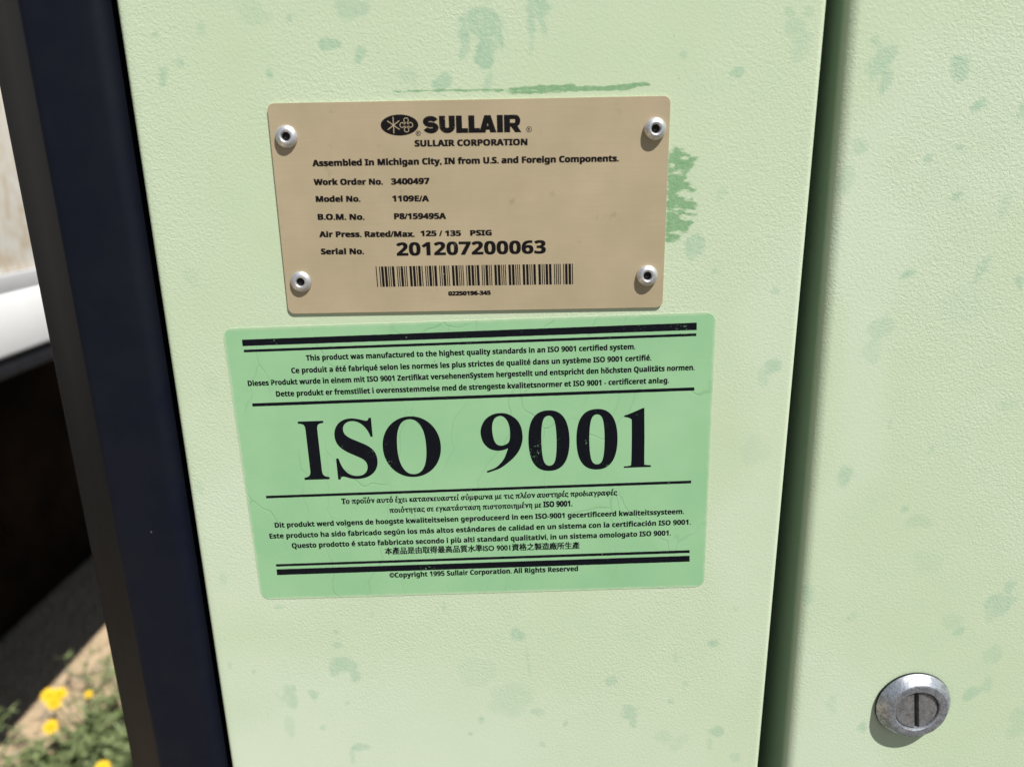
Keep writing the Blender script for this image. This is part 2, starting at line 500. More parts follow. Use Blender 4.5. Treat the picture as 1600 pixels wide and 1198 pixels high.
PANEL_STAINS=[(-74.7,50.9,1.5,1.2,0.5,0),(-61.6,42.5,3.3,2,0.7,5),(-52.1,38.3,2.2,2.8,0.6,0),(-82.8,34,1.5,1.6,0.6,0),(-119.7,32.6,1.8,3.5,0.5,30),(-113.9,37.2,2,1.8,0.4,0),(-120.6,46.6,1.1,1,0.4,0),(-104.4,47.7,1.5,1.8,0.3,0),(-51.8,53,6,3.5,0.45,0),(-23.6,29.2,2.9,2.3,0.65,0),(-35.6,31.1,3.1,2.9,0.25,0),(-9.5,47.9,6.5,5.2,0.6,0),(-9.8,38.1,4.2,5.1,0.75,0),(-16,42,1.7,5.6,0.55,5),(-4,43.8,1.5,5.2,0.55,-15),(-7.7,29.3,1.5,2.9,0.4,0),(-86.1,53.4,5.6,3.6,0.2,0),(10.4,52.6,4.3,3.1,0.6,0),(6.9,47.2,1.3,4.4,0.5,3),(11.2,46.7,1.3,3.2,0.5,0),(7,40.4,0.9,3.2,0.3,0),(59,37,1.3,1.4,0.55,0),(77.8,30.2,2.2,1.9,0.6,0),(94.2,49.5,1.9,1.8,0.45,0),(95.2,44.7,3.9,2.8,0.35,0),(97.6,37.9,3.7,5.3,0.3,0),(99.8,49,2.2,1.6,0.3,0),(66.4,-27.5,3.3,5.1,0.55,0),(65,-31.1,1.4,2.8,0.4,0),(74,-36.9,1.2,0.9,0.4,-20),(97.9,-74.3,2.9,2.8,0.55,-20),(94.3,-78.5,2.5,4.1,0.25,0),(97.5,-45.2,1.7,1.2,0.4,0),(74.2,-9,2.3,2.2,0.25,0),(-1.1,-190.4,3,3.8,0.5,0),(3.1,-204.9,0.8,8.1,0.25,-8),(-77.6,-204.4,6.1,2.9,0.5,0),(-72.9,-209.1,1.9,3.6,0.5,-30),(-81.4,-207,1.9,2.6,0.4,0),(-90.9,-219,2.2,2.3,0.5,0),(-102.8,-219.8,3.9,6.7,0.35,0),(-100.5,-219.8,1.7,6,0.4,0),(-103.9,-236.3,2.3,6.2,0.25,0),(-73.9,-247.6,3.7,3.5,0.5,0),(-76.7,-253.1,1.2,4.2,0.3,0),(38.5,-214.7,2.5,3,0.45,0),(48.4,-231.9,4.2,3.7,0.5,0),(49.7,-237.3,1.7,3.1,0.5,0),(82.1,-197,2.5,1.9,0.6,0),(86.3,-242.1,2.9,3.1,0.55,-20),(83.6,-249,1.4,3.1,0.35,0),(-4.1,-223.5,9.6,8.1,0.22,0),(-18,-234.4,1.4,1.4,0.5,0),(19,-236.4,1.1,1.4,0.5,0),(8.3,-248,1.4,1.4,0.35,0),(6.8,-230.1,2.3,2,0.35,0),(65.1,-226.1,1.4,1.3,0.45,0),(71.5,-216.6,1.1,1,0.4,0),(-78.7,-194.4,1.4,1.6,0.45,0),(-78.9,-187.8,1.1,1.3,0.4,0),(-32.2,-176.8,1.1,1.9,0.35,0),(67,-203.5,1.4,3.2,0.25,0),(63,-244.4,3.1,3.1,0.22,0),(-23.6,-241.2,0.9,1,0.5,0),(-77.2,-223.9,1.1,1,0.35,0),(-116.8,-207.3,1.1,1.3,0.35,0),(-89.1,-236.9,1.1,1.4,0.35,0),(-101.7,-175.5,1.9,0.9,0.4,0),(-63.3,-179.9,0.8,0.9,0.4,0),(-123.6,-162,1.6,3,0.25,0),(-128.1,-119.9,1.5,2.8,0.25,0),(-19.5,-209.4,8.3,8.2,0.15,0),(91.1,-179.6,1.4,1.2,0.3,0),(69.8,-248,4.3,4.2,0.2,0),(-126.2,-204.2,1.1,2,0.3,0),(96,-255.5,2.3,2.8,0.35,0),(94,-107.5,5.1,6.8,0.15,0),(-119.4,-35.2,2.4,3.3,0.15,0),(-117.8,-77.2,3,4.7,0.12,0)]
DOOR_STAINS=[(126.8,35.5,4.2,4.5,0.5,0),(128.8,27.8,1.8,4.6,0.5,0),(124.1,30.9,2.9,4.1,0.4,0),(153.9,30.8,3.1,3.7,0.55,0),(162.2,18,3.1,1.9,0.6,-20),(147.3,0.6,2,1.5,0.55,0),(122.6,4.8,2.9,3.1,0.4,0),(157.5,4.8,1.6,1.1,0.4,0),(118.6,-6.1,3.4,4.9,0.3,0),(145.2,-39.7,2.6,1.2,0.7,-20),(159.3,-12.2,2.8,1.1,0.55,-30),(172.7,-38.8,2.1,6.3,0.4,25),(187,-44,2.1,3.2,0.5,0),(137.6,-60.5,4.1,5,0.35,15),(136.1,-68.7,3.2,5.1,0.25,0),(131.1,-119.6,2.8,4.8,0.5,0),(145.9,-98.5,0.8,2.4,0.4,0),(163.6,-109.5,1,2.2,0.35,30),(156.3,-135.2,1.3,1.4,0.45,0),(162.7,-140.7,4.7,2.9,0.3,25),(191.5,-90.7,3,3.2,0.2,0),(121.3,-173.4,2.4,4.6,0.4,0),(202.3,-179.2,5.1,5.3,0.45,0),(199.6,-184.1,2.4,3.8,0.3,0),(187.1,-192.9,2.7,2.6,0.5,0),(183.9,-187.5,4.3,3.2,0.2,0),(203.3,-204,3.6,3.9,0.3,0),(197.1,-224.1,2.8,3,0.5,0),(202,-219.6,3.4,3.4,0.3,0),(152,-241.2,2.3,2.8,0.5,0),(140.2,-184.5,2.7,1.6,0.25,-40),(205.6,-171.6,2.1,2.8,0.4,0),(177,-15.4,1.8,4.6,0.25,0),(177.8,16.1,1.8,3,0.4,0),(166.5,-52.5,7.2,7.4,0.12,0),(136.5,-228.7,2.3,4.8,0.2,0),(220,-240.4,4,7,0.25,0),(169.3,-159.8,6.6,4.5,0.12,0)]
BRUSH= [[55.1, 4.7], [56.9, 4.5], [57.9, 7.0], [60.0, 5.3], [61.4, 4.4], [63.1, 3.5], [65.6, 2.8], [64.3, 1.3], [63.7, -0.4], [62.6, -1.5], [61.6, -3.5], [61.4, -5.2], [63.8, -6.8], [65.4, -7.7], [64.3, -8.6], [61.8, -7.9], [59.7, -8.5], [58.6, -9.6], [58.7, -11.0], [61.2, -11.2], [64.0, -11.5], [66.7, -13.8], [65.1, -14.9], [62.3, -15.1], [61.5, -15.9], [66.4, -16.9], [65.5, -17.4], [61.5, -16.4], [60.3, -17.1], [60.9, -18.4], [64.4, -18.9], [64.9, -19.9], [63.5, -21.0], [63.4, -22.6], [62.3, -23.2], [59.9, -22.7], [58.8, -23.4], [60.7, -24.6], [60.3, -26.2], [55.4, -26.3]]
HOLES= [(58.1, -2.1, 2.4, 0.8), (59.1, -14.3, 1.3, 0.7), (58.7, -15.9, 1.1, 0.5), (61.1, -18.0, 1.2, 0.5), (58.8, -23.2, 1.8, 0.6), (56.6, 0.6, 1, 0.7), (61.0, 2.9, 1, 0.8)]
STROKE= [[-41.0, 26.7], [-21.9, 27.0], [-8.6, 26.8], [-1.5, 26.8], [2.9, 27.2], [11.3, 27.6], [21.3, 27.8], [22.4, 27.2], [30.1, 27.0], [37.4, 27.2], [41.1, 27.7], [47.1, 28.1], [47.8, 27.4], [42.3, 26.5], [39.0, 25.7], [29.0, 25.9], [20.2, 25.8], [11.3, 25.6], [0.2, 25.0], [-2.0, 25.3], [4.7, 25.9], [13.5, 26.3], [20.8, 26.7], [11.3, 26.6], [0.2, 26.3], [-8.6, 26.4], [-21.9, 26.7], [-40.6, 26.5]]

def soft_blobs(x, z, blobs, seed):
    w = value_noise(x, z, 0.035, seed) - 0.5
    v = np.zeros_like(x)
    for cx, cz, rx, rz, s in blobs:
        r = np.hypot((x - cx + 25 * w) / rx, (z - cz - 20 * w) / rz)
        q = np.clip(1.3 - r, 0, 1)
        v = np.maximum(v, q * q * (3 - 2 * q) * s)
    return v
def panel_pale(x, z):
    return soft_blobs(x, z, [(-100, -250, 60, 55, 1.0), (-40, -262, 90, 55, 0.8), (40, -270, 80, 50, 0.5), (-120, -150, 25, 60, 0.4), (100, -120, 14, 130, 0.4)], 77)
def door_pale(x, z):
    return soft_blobs(x, z, [(140, -262, 40, 60, 0.5), (130, -60, 14, 120, 0.45)], 78)

def panel_wear(x, z, y):
    st = stain_field(x, z, PANEL_STAINS, 11)
    br = np.zeros_like(x)
    m = (x > 45) & (x < 75) & (z > -45) & (z < 25)
    d = seg_dist_inside(x[m], z[m], BRUSH)
    for hx, hz, ha, hb in HOLES:
        d = np.minimum(d, (np.hypot((x[m] - hx) / ha, (z[m] - hz) / hb) - 1) * hb)
    br[m] = np.maximum(br[m], np.clip(0.52 + d * 0.34, 0, 1))
    m = (x > -50) & (x < 60) & (z > 18) & (z < 34)
    d = seg_dist_inside(x[m], z[m], STROKE)
    br[m] = np.maximum(br[m], np.clip(0.62 + d * 0.8, 0, 1))
    return st, br

def door_wear(x, z, y):
    return stain_field(x, z, DOOR_STAINS, 41), np.zeros_like(x)

Z_LO, Z_HI = -980.0, 380.0
xs_mid = list(np.arange(-128.5, 104.0, 0.6))
prof = [(-132.5, 26.0), (-132.5, 10.0)] + bend(-130.5, 2.0, 2.0, 180, 270, 5) + [(x, 0.0) for x in xs_mid] + bend(104.7, 2.0, 2.0, 270, 360, 7) + [(106.7, 6.0), (106.7, 10.0), (106.7, 26.0)]
panel = link('front_panel', sheet_mesh('front_panel', prof, zlines(-266, 62, 0.6, Z_LO, Z_HI), panel_wear, None, panel_pale), cab, M['paint'])

DX = 121.2
dprof = [(DX - 5.4, 34.0), (DX - 5.4, 24.0), (DX - 5.4, 15.0), (DX - 5.4, 10.0)] + bend(DX - 0.3, 5.1, 5.1, 180, 270, 12) + [(x, 0.0) for x in np.arange(DX + 1.8, 246.0, 1.0)] + [(x, 0.0) for x in (262, 300, 400, 600, 780)] + bend(786, 6, 6, 270, 360, 5) + [(792, 30)]
door_shear = lambda Z: (-Z - 100.0) * 0.0165
door = link('access_door', sheet_mesh('access_door', dprof, zlines(-272, 62, 1.0, Z_LO, Z_HI), door_wear, door_shear, door_pale), cab, M['paint'])

# corner post: rounded inner edge, flat face, long chamfer to the outside
pprof = [(-136.8, 40.0), (-136.8, 8.0)] + bend(-142.3, 5.5 + 0.0, 5.5, 360, 270, 7) + [(-150, 0), (-158, 0)] + bend(-163.3, 4.0, 4.0, 270, 225, 4)[0:] + \
        [(-180, 15.0), (-194.0, 29.0)] + bend(-190.5, 36.0, 8.0, 222, 180, 4) + [(-198.5, 60), (-198.5, 120)]
post_me = sheet_mesh('corner_post', pprof, [Z_LO - 20, -600, -400, -250, -150, -50, 50, 150, Z_HI])
post = link('corner_post', post_me, cab, [M['post'], M['bevel_sheen']])
for pl in post_me.polygons:              # grey on the outer bevel imitates reflected light
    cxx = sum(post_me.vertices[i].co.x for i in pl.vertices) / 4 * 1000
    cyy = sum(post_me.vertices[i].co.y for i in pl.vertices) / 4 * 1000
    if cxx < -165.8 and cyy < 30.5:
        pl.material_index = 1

bm = bmesh.new()
bm_box(bm, W(-139.5, 11, Z_LO + 5), W(-128, 22, Z_HI - 5))
bm_obj('gap_strip', bm, cab, M['rubber'])  # black strip set back in the gap beside the post
# the box behind the skins
bm = bmesh.new()
bm_box(bm, W(-197, 121, Z_LO), W(792, 900, Z_HI - 2))
bm_obj('side_panel', bm, cab, M['post'])
bm = bmesh.new()
bm_box(bm, W(-120, 34.5, Z_LO), W(786, 118, Z_HI - 4))
bm_obj('inner_frame', bm, cab, M['inside'])
bm = bmesh.new()
bm_box(bm, W(-200, -4, Z_HI), W(796, 905, Z_HI + 18))
bm_obj('top_panel', bm, cab, M['paint'])
bm = bmesh.new()
bm_box(bm, W(-180, 20, -1400), W(780, 890, Z_LO - 1))
bm_obj('base_frame', bm, cab, M['post'])

# quarter-turn lock on the door
LOCK = W(171.6, 0, -228.8)
bm = bmesh.new()
bm_lathe(bm, [(0.0132, -0.0002), (0.0168, -0.0002), (0.01705, -0.0006), (0.0169, -0.0011), (0.0160, -0.0012)], 64)
gasket = bm_obj('lock_gasket', bm, None, M['rubber'], True)
bm = bmesh.new()
bm_lathe(bm, [(0.0150, -0.0008), (0.0167, -0.0010), (0.01685, -0.0013), (0.0167, -0.0016), (0.01375, -0.0049), (0.01335, -0.00515), (0.01285, -0.0052),
              (0.01035, -0.0051), (0.00990, -0.0048), (0.00975, -0.0040), (0.00970, 0.0012)], 72)
lock = bm_obj('cam_lock', bm, cab, M['bezel'], True, R(28))
lock.location = LOCK
lock.scale = (0.96, 1.0, 0.96)
gasket.parent = lock
# the slotted plug: two half discs above a slot floor
def half_disc(bm, side, r, half, y0, y1):
    a0 = math.asin(half / r)
    n = 20
    pts = [(side * r * math.cos(a0 + (math.pi - 2 * a0) * k / n - math.pi / 2) if False else side * r * math.sin(a0 + (math.pi - 2 * a0) * k / n),
            r * math.cos(a0 + (math.pi - 2 * a0) * k / n)) for k in range(n + 1)]
    if side < 0:
        pts.reverse()
    rows = []
    for y, ins in ((y0, 0.0), (y1 + 0.00025, 0.0), (y1, 0.00025)):
        rows.append([bm.verts.new((x - math.copysign(min(ins, abs(x) - half) if abs(x) - half > ins else 0, x), y, z * (1 - ins / r))) for x, z in pts])
    m = len(pts)
    for a, b in zip(rows, rows[1:]):
        for k in range(m):
            bm.faces.new((a[k], a[(k + 1) % m], b[(k + 1) % m], b[k]))
    bm.faces.new(rows[-1])
bm = bmesh.new()
for s in (1, -1):
    half_disc(bm, s, 0.00945, 0.00108, 0.0012, -0.0041)
for f in list(bm.faces):
    f.material_index = 0
bm_lathe(bm, [(0.00945, -0.0004), (0.0, -0.0004)], 40)
plug = bm_obj('lock_plug', bm, lock, M['core'], False)
plug.rotation_euler = (0, R(-8.0), 0)

# ---------------------------------------------------------------- lettering
SANS_UP, SANS_LO, SANS_DG = 0x1D5D4, 0x1D5EE, 0x1D7EC
ACC = {'é': ('e', "'"), 'è': ('e', '`'), 'ö': ('o', ':'), 'ä': ('a', ':'), 'ú': ('u', "'"), 'á': ('a', "'"), 'ó': ('o', "'"), 'ù': ('u', '`')}
GR_ACC = {'ό': 'ο', 'έ': 'ε', 'ί': 'ι', 'ύ': 'υ', 'ή': 'η', 'ά': 'α', 'ϊ': 'ι'}
def to_bold(s):
    out = []
    for c in s:
        if 'A' <= c <= 'Z':
            out.append(chr(SANS_UP + ord(c) - 65))
        elif 'a' <= c <= 'z':
            out.append(chr(SANS_LO + ord(c) - 97))
        elif '0' <= c <= '9':
            out.append(chr(SANS_DG + ord(c) - 48))
        else:
            out.append(c)
    return ''.join(out)
def to_greek_bold(s):
    base = 0x1D6C2          # mathematical bold small alpha
    out = []
    for c in s:
        if 'α' <= c <= 'ω':
            out.append(chr(base + ord(c) - ord('α')))
        elif c == 'Τ':
            out.append(chr(0x1D413))
        elif 'A' <= c <= 'Z' or '0' <= c <= '9':
            out.append(to_bold(c))
        else:
            out.append(c)
    return ''.join(out)

_dg = None
def text_mesh(body, res=3, spacing=1.0):
    cu = bpy.data.curves.new('lettering', 'FONT')
    cu.body = body
    cu.size = 1.0
    cu.resolution_u = res
    cu.space_character = spacing
    ob = bpy.data.objects.new('lettering', cu)
    COL.objects.link(ob)
    dg = bpy.context.evaluated_depsgraph_get()
    me = bpy.data.meshes.new_from_object(ob.evaluated_get(dg))
    bpy.data.objects.remove(ob)
    bpy.data.curves.remove(cu)
    n = len(me.vertices)
    co = np.zeros(n * 3, np.float32)
    me.vertices.foreach_get('co', co)
    fc = [tuple(p.vertices) for p in me.polygons]
    bpy.data.meshes.remove(me)
    return co.reshape(-1, 3)[:, :2], fc

_wcache = {}
def right_edge(s, spacing):
    k = (s, spacing)
    if k not in _wcache:
        co, _ = text_mesh(s, 1, spacing)
        _wcache[k] = float(co[:, 0].max())
    return _wcache[k]

def X4(a, b):
    return ((-a, -b), (a, -b), (-a, b), (a, b))
def printed(name, body, x0, z0, x1, z1, cap, parent, mat, y, fat=((0.0, 0.0),), res=3, spacing=1.0, kind='sans', cap_ref=None):
    """one line of print: fitted between (x0,z0) and (x1,z1) on the parent's face, in mm"""
    marks = []
    if kind == 'sans':
        plain = ''
        for c in body:
            if c in ACC:
                b, a = ACC[c]
                marks.append((len(plain), a))
                plain += b
            else:
                plain += c
        s = to_bold(plain)
    elif kind == 'greek':
        plain = ''
        for c in body:
            if c in GR_ACC:
                marks.append((len(plain), ':' if c == 'ϊ' else "'"))
                plain += GR_ACC[c]
            else:
                plain += c
        s = to_greek_bold(plain)
    else:
        s = body
    co, fc = text_mesh(s, res, spacing)
    cap_em = cap_ref or 0.714
    faces = list(fc)
    pts = [co]
    nv = len(co)
    for i, a in marks:
        hi = right_edge(s[:i + 1], spacing)
        cw = right_edge(s[i], spacing)
        cx = hi - cw * 0.5
        def quad(q):
            nonlocal nv
            pts.append(np.array(q, np.float32))
            faces.append(tuple(range(nv, nv + 4)))
            nv += 4
        if a == "'":
            quad([(cx - 0.05, 0.59), (cx + 0.06, 0.59), (cx + 0.20, 0.76), (cx + 0.03, 0.76)])
        elif a == '`':
            quad([(cx - 0.06, 0.59), (cx + 0.05, 0.59), (cx - 0.03, 0.76), (cx - 0.20, 0.76)])
        else:
            for d in (-0.13, 0.13):
                quad([(cx + d - 0.07, 0.61), (cx + d + 0.07, 0.61), (cx + d + 0.07, 0.74), (cx + d - 0.07, 0.74)])
    co = np.concatenate(pts)
    mn, mx = co[:, 0].min(), co[:, 0].max()
    L = math.hypot(x1 - x0, z1 - z0)
    u = (co[:, 0] - mn) / (mx - mn) * L
    w = co[:, 1] * cap / cap_em
    c, sn = (x1 - x0) / L, (z1 - z0) / L
    vs, fs = [], []
    for k, (dx, dz) in enumerate(fat):
        X = (x0 + (u + dx) * c - (w + dz) * sn) / 1000
        Zz = (z0 + (u + dx) * sn + (w + dz) * c) / 1000
        off = len(vs)
        yy = (y - 0.004 * k) / 1000
        vs += [(float(a), yy, float(b)) for a, b in zip(X, Zz)]
        fs += [tuple(off + i for i in f) for f in faces]
    me = bpy.data.meshes.new(name)
    me.from_pydata(vs, [], fs)
    bm = bmesh.new(); bm.from_mesh(me)
    for f in bm.faces:                       # all print faces the viewer
        f.normal_update()
        if f.normal.y > 0:
            f.normal_flip()
    bm.to_mesh(me); bm.free()
    return link(name, me, parent, mat)

def flat_poly(name, polys, parent, mat, y):
    bm = bmesh.new()
    for pl in polys:
        f = bm.faces.new([bm.verts.new((x / 1000, y / 1000, z / 1000)) for x, z in pl])
        f.normal_update()
        if f.normal.y > 0:
            f.normal_flip()
    me = bpy.data.meshes.new(name)
    bm.to_mesh(me); bm.free()
    return link(name, me, parent, mat)

# ---------------------------------------------------------------- name plate
PT = 0.72
plate = thing('name_plate', 'tan metal name plate riveted above the green certification sticker', 'name plate', W(-14.92, 0, -13.33), (0, R(0.059), 0))
bm = bmesh.new()
bm_slab(bm, [(x / 1000, z / 1000) for x, z in rounded_rect(140.0, 73.9, 2.4)], -0.00002, -PT / 1000, 0.00008)
bm_obj('plate_sheet', bm, plate, M['plate'])
YI = -PT - 0.012
PLATE_TEXT = [
    ('SULLAIR CORPORATION', -19.35, 21.79, 20.14, 21.59, 2.06),
    ('Assembled In Michigan City, IN from U.S. and Foreign Components.', -55.93, 15.78, 52.37, 15.52, 2.08),
    ('Work Order No.', -56.06, 9.35, -31.59, 9.07, 1.99),
    ('3400497', -28.44, 9.02, -14.95, 9.00, 2.03),
    ('Model No.', -55.84, 3.50, -40.05, 3.31, 1.97),
    ('1109E/A', -28.41, 3.20, -15.42, 2.97, 1.96),
    ('B.O.M. No.', -55.72, -2.78, -39.05, -3.07, 1.99),
    ('P8/159495A', -28.11, -3.04, -9.57, -3.25, 1.99),
    ('Air Press. Rated/Max.', -55.74, -8.96, -21.25, -9.42, 1.97),
    ('125 / 135', -18.91, -9.23, -4.38, -9.40, 1.88),
    ('PSIG', -0.81, -9.37, 6.78, -9.41, 1.87),
    ('Serial No.', -55.68, -15.15, -40.11, -15.33, 2.00),
    ('201207200063', -27.95, -16.12, 26.39, -16.21, 4.62),
    ('02250196-345', -9.70, -31.15, 5.85, -31.08, 1.48),
]
for body, x0, z0, x1, z1, cap in PLATE_TEXT:
    if body == '201207200063':
        printed('serial_number', body, x0, z0, x1, z1, cap, plate, M['ink'], YI, X4(0.16, 0.10), 5)
    else:
        printed('lettering', body, x0, z0, x1, z1, cap, plate, M['ink'], YI, X4(0.14, 0.09), 3, 1.0)

# heavy company lettering, drawn letter by letter in a 6-unit-high grid
def letter_polys():
    out = []
    H, S = 5.79, 1.75
    def rect(x0, z0, x1, z1): out.append([(x0, z0), (x1, z0), (x1, z1), (x0, z1)])
    def band(path, w):
        """stroke along a path, butt ends"""
        n = len(path)
        lft, rgt = [], []
        for i in range(n):
            a = path[max(0, i - 1)]; b = path[min(n - 1, i + 1)]
            dx, dz = b[0] - a[0], b[1] - a[1]
            l = math.hypot(dx, dz) or 1
            ww = w[i] if isinstance(w, list) else w
            lft.append((path[i][0] - dz / l * ww / 2, path[i][1] + dx / l * ww / 2))
            rgt.append((path[i][0] + dz / l * ww / 2, path[i][1] - dx / l * ww / 2))
        for i in range(n - 1):
            out.append([lft[i], rgt[i], rgt[i + 1], lft[i + 1]])
    # S
    p = []
    w = 1.72
    r = (H - w) / 4
    cx = 2.82
    for k in range(0, 21):
        a = R(12 + (270 - 12) * k / 20)
        p.append((cx + 1.86 * math.cos(a), H - w / 2 - r + r * math.sin(a)))
    for k in range(1, 21):
        a = R(90 - 258 * k / 20)
        p.append((cx + 0.04 + 1.90 * math.cos(a), w / 2 + r + r * math.sin(a)))
    band(p, [w] * len(p))
    S = 2.15
    # U
    x = 5.85
    rect(x, 2.2, x + S, H); rect(x + 3.4, 2.2, x + 3.4 + S, H)
    p = [(x + 2.775 - 1.70 * math.cos(R(180 * k / 16)), 2.2 - 1.3 * math.sin(R(180 * k / 16))) for k in range(17)]
    band(p, [S - 0.35 * math.sin(math.pi * k / 16) for k in range(17)])
    # L L
    for x, wd in ((11.75, 4.25), (16.15, 4.0)):
        rect(x, 1.6, x + S, H); rect(x, 0, x + wd, 1.6)
    # A
    x = 19.85
    out.append([(x, 0), (x + 2.25, 0), (x + 3.75, H), (x + 1.95, H)])
    out.append([(x + 3.9, 0), (x + 6.15, 0), (x + 4.2, H), (x + 2.4, H)])
    rect(x + 1.5, 0.95, x + 4.6, 2.3)
    # I
    rect(26.2, 0, 26.2 + S, H)
    # R
    x = 28.7
    rect(x, 0, x + S, H)
    rect(x + S, H - 1.45, x + 3.9, H); rect(x + S, 1.85, x + 3.9, 3.15)
    p = [(x + 3.9 + 0.95 * math.sin(R(180 * k / 14)), (H + 1.85) / 2 + 1.27 * math.cos(R(180 * k / 14))) for k in range(15)]
    band(p, [1.4 + 0.45 * math.sin(math.pi * k / 14) for k in range(15)])
    out.append([(x + 2.2, 2.2), (x + 3.9, 0), (x + 6.1, 0), (x + 4.6, 2.3)])
    return out
sx = 34.47 / 34.8
polys = [[(-16.30 + px * sx, 26.05 + pz - 0.004 * px) for px, pz in pl] for pl in letter_polys()]
lo = flat_poly('brand_lettering', polys, plate, M['ink'], YI)
# overlapping pieces of one letter sit 3 micrometres apart
for i, pl in enumerate(lo.data.polygons):
    for vi in pl.vertices:
        lo.data.vertices[vi].co.y -= 0.000003 * (i % 7)

# emblem: black oval with a star and a molecule left in the colour of the plate
em = flat_poly('emblem', [[(-24.4 + 6.6 * math.cos(2 * math.pi * k / 48), 29.0 + 3.5 * math.sin(2 * math.pi * k / 48)) for k in range(48)]], plate, M['ink'], YI)
ep = []
def bar(x0, z0, x1, z1, w):
    dx, dz = x1 - x0, z1 - z0
    l = math.hypot(dx, dz)
    ox, oz = -dz / l * w / 2, dx / l * w / 2
    ep.append([(x0 + ox, z0 + oz), (x0 - ox, z0 - oz), (x1 - ox, z1 - oz), (x1 + ox, z1 + oz)])
for a in (90, 35, -35):
    ca, sa = math.cos(R(a)), math.sin(R(a))
    l = 2.7 if a == 90 else 2.55
    bar(-26.5 - ca * l, 29.0 - sa * l, -26.5 + ca * l, 29.0 + sa * l, 0.30)
def ring(cx, cz, r, w, n=18):
    for k in range(n):
        a, b = 2 * math.pi * k / n, 2 * math.pi * (k + 1) / n
        ep.append([(cx + (r - w / 2) * math.cos(a), cz + (r - w / 2) * math.sin(a)), (cx + (r + w / 2) * math.cos(a), cz + (r + w / 2) * math.sin(a)),
                   (cx + (r + w / 2) * math.cos(b), cz + (r + w / 2) * math.sin(b)), (cx + (r - w / 2) * math.cos(b), cz + (r - w / 2) * math.sin(b))])
for dx, dz in ((0, 1.55), (-1.45, 0), (1.45, 0), (0, -1.55)):
    ring(-22.0 + dx, 29.0 + dz, 0.80, 0.24)
ring(-22.0, 29.0, 0.72, 0.24)
e2 = flat_poly('emblem_star', ep, em, M['plate'], YI - 0.015)
for i, pl in enumerate(e2.data.polygons):
    if i < 3:
        for vi in pl.vertices:
            e2.data.vertices[vi].co.y -= 0.000003 * i
# registered marks: a ring and an R
ep = []
for mx_, mz_, mr_ in ((-18.0, 26.15, 0.80), (20.85, 26.8, 0.88)):
    ep = []
    ring(mx_, mz_, mr_, 0.20, 20)
    rm = flat_poly('registered_mark', ep, plate, M['ink'], YI)
    printed('mark_letter', 'R', mx_ - 0.38, mz_ - 0.47, mx_ + 0.42, mz_ - 0.47, 0.98, rm, M['ink'], YI - 0.006)

# barcode, narrow and wide bars
C39 = {'0': '000110100', '1': '100100001', '2': '001100001', '3': '101100000', '6': '001110000', '7': '000100101', '*': '010010100'}
bars, x, q = [], 0.0, 2.6
seq = []
for ch in '*201207200063*':
    for k, b in enumerate(C39[ch]):
        w = q if b == '1' else 1.0
        if k % 2 == 0:
            bars.append((x, x + w))
        x += w
    x += 1.0
tot = x - 1.0
bl = (-36.15, -19.95, 36.41, -20.16, 36.57, -27.75, -36.05, -27.45)
polys = []
for a, b in bars:
    u0, u1 = a / tot, b / tot
    T = lambda u: (bl[0] + (bl[2] - bl[0]) * u, bl[1] + (bl[3] - bl[1]) * u)
    B = lambda u: (bl[6] + (bl[4] - bl[6]) * u, bl[7] + (bl[5] - bl[7]) * u)
    polys.append([T(u0), B(u0), B(u1), T(u1)])
bc = flat_poly('barcode', polys, plate, M['ink'], YI)

# blind rivets
RIV = [(-64.2, 25.9, 0.0), (64.85, 26.2, 0.35), (63.8, -24.95, 0.2), (-64.0, -24.95, -0.1)]
def rivet_mesh():
    bm = bmesh.new()
    bm_lathe(bm, [(0.0030, 0.0), (0.00370, -0.0001), (0.00388, -0.0004), (0.00380, -0.00075), (0.00350, -0.00120), (0.00290, -0.00165), (0.00220, -0.00188),
                  (0.00190, -0.00185), (0.00165, -0.00165), (0.00150, -0.0012), (0.00145, -0.0002)], 40)
    return bm
rv0 = bm_obj('rivet', rivet_mesh(), plate, M['alu'], True, R(60))
bm = bmesh.new()
bm_lathe(bm, [(0.00145, -0.0005), (0.0008, -0.0004), (0.0005, -0.0007), (0.0, -0.0008)], 20)
pin0 = bm_obj('rivet_pin', bm, rv0, M['dark'], True)
for i, (rx, rz, h) in enumerate(RIV):
    if i == 0:
        o = rv0
    else:
        o = rv0.copy(); COL.objects.link(o); o.parent = plate
        c = pin0.copy(); COL.objects.link(c); c.parent = o
    o.location = (rx / 1000, -PT / 1000, rz / 1000)
    o.rotation_euler = (R(1.5 * i - 2), R(97 * i), R(2 - 1.3 * i))
    o.scale = (1, 1 + h, 1)

# ---------------------------------------------------------------- certification sticker
FT = 0.12
stk = thing('certification_sticker', 'mint green sticker with bold black ISO 9001 below the tan plate', 'sticker', W(-16.82, 0, -112.15), (0, R(-0.866), 0))
bm = bmesh.new()
pts = rounded_rect(186.2, 116.4, 4.2, 8)
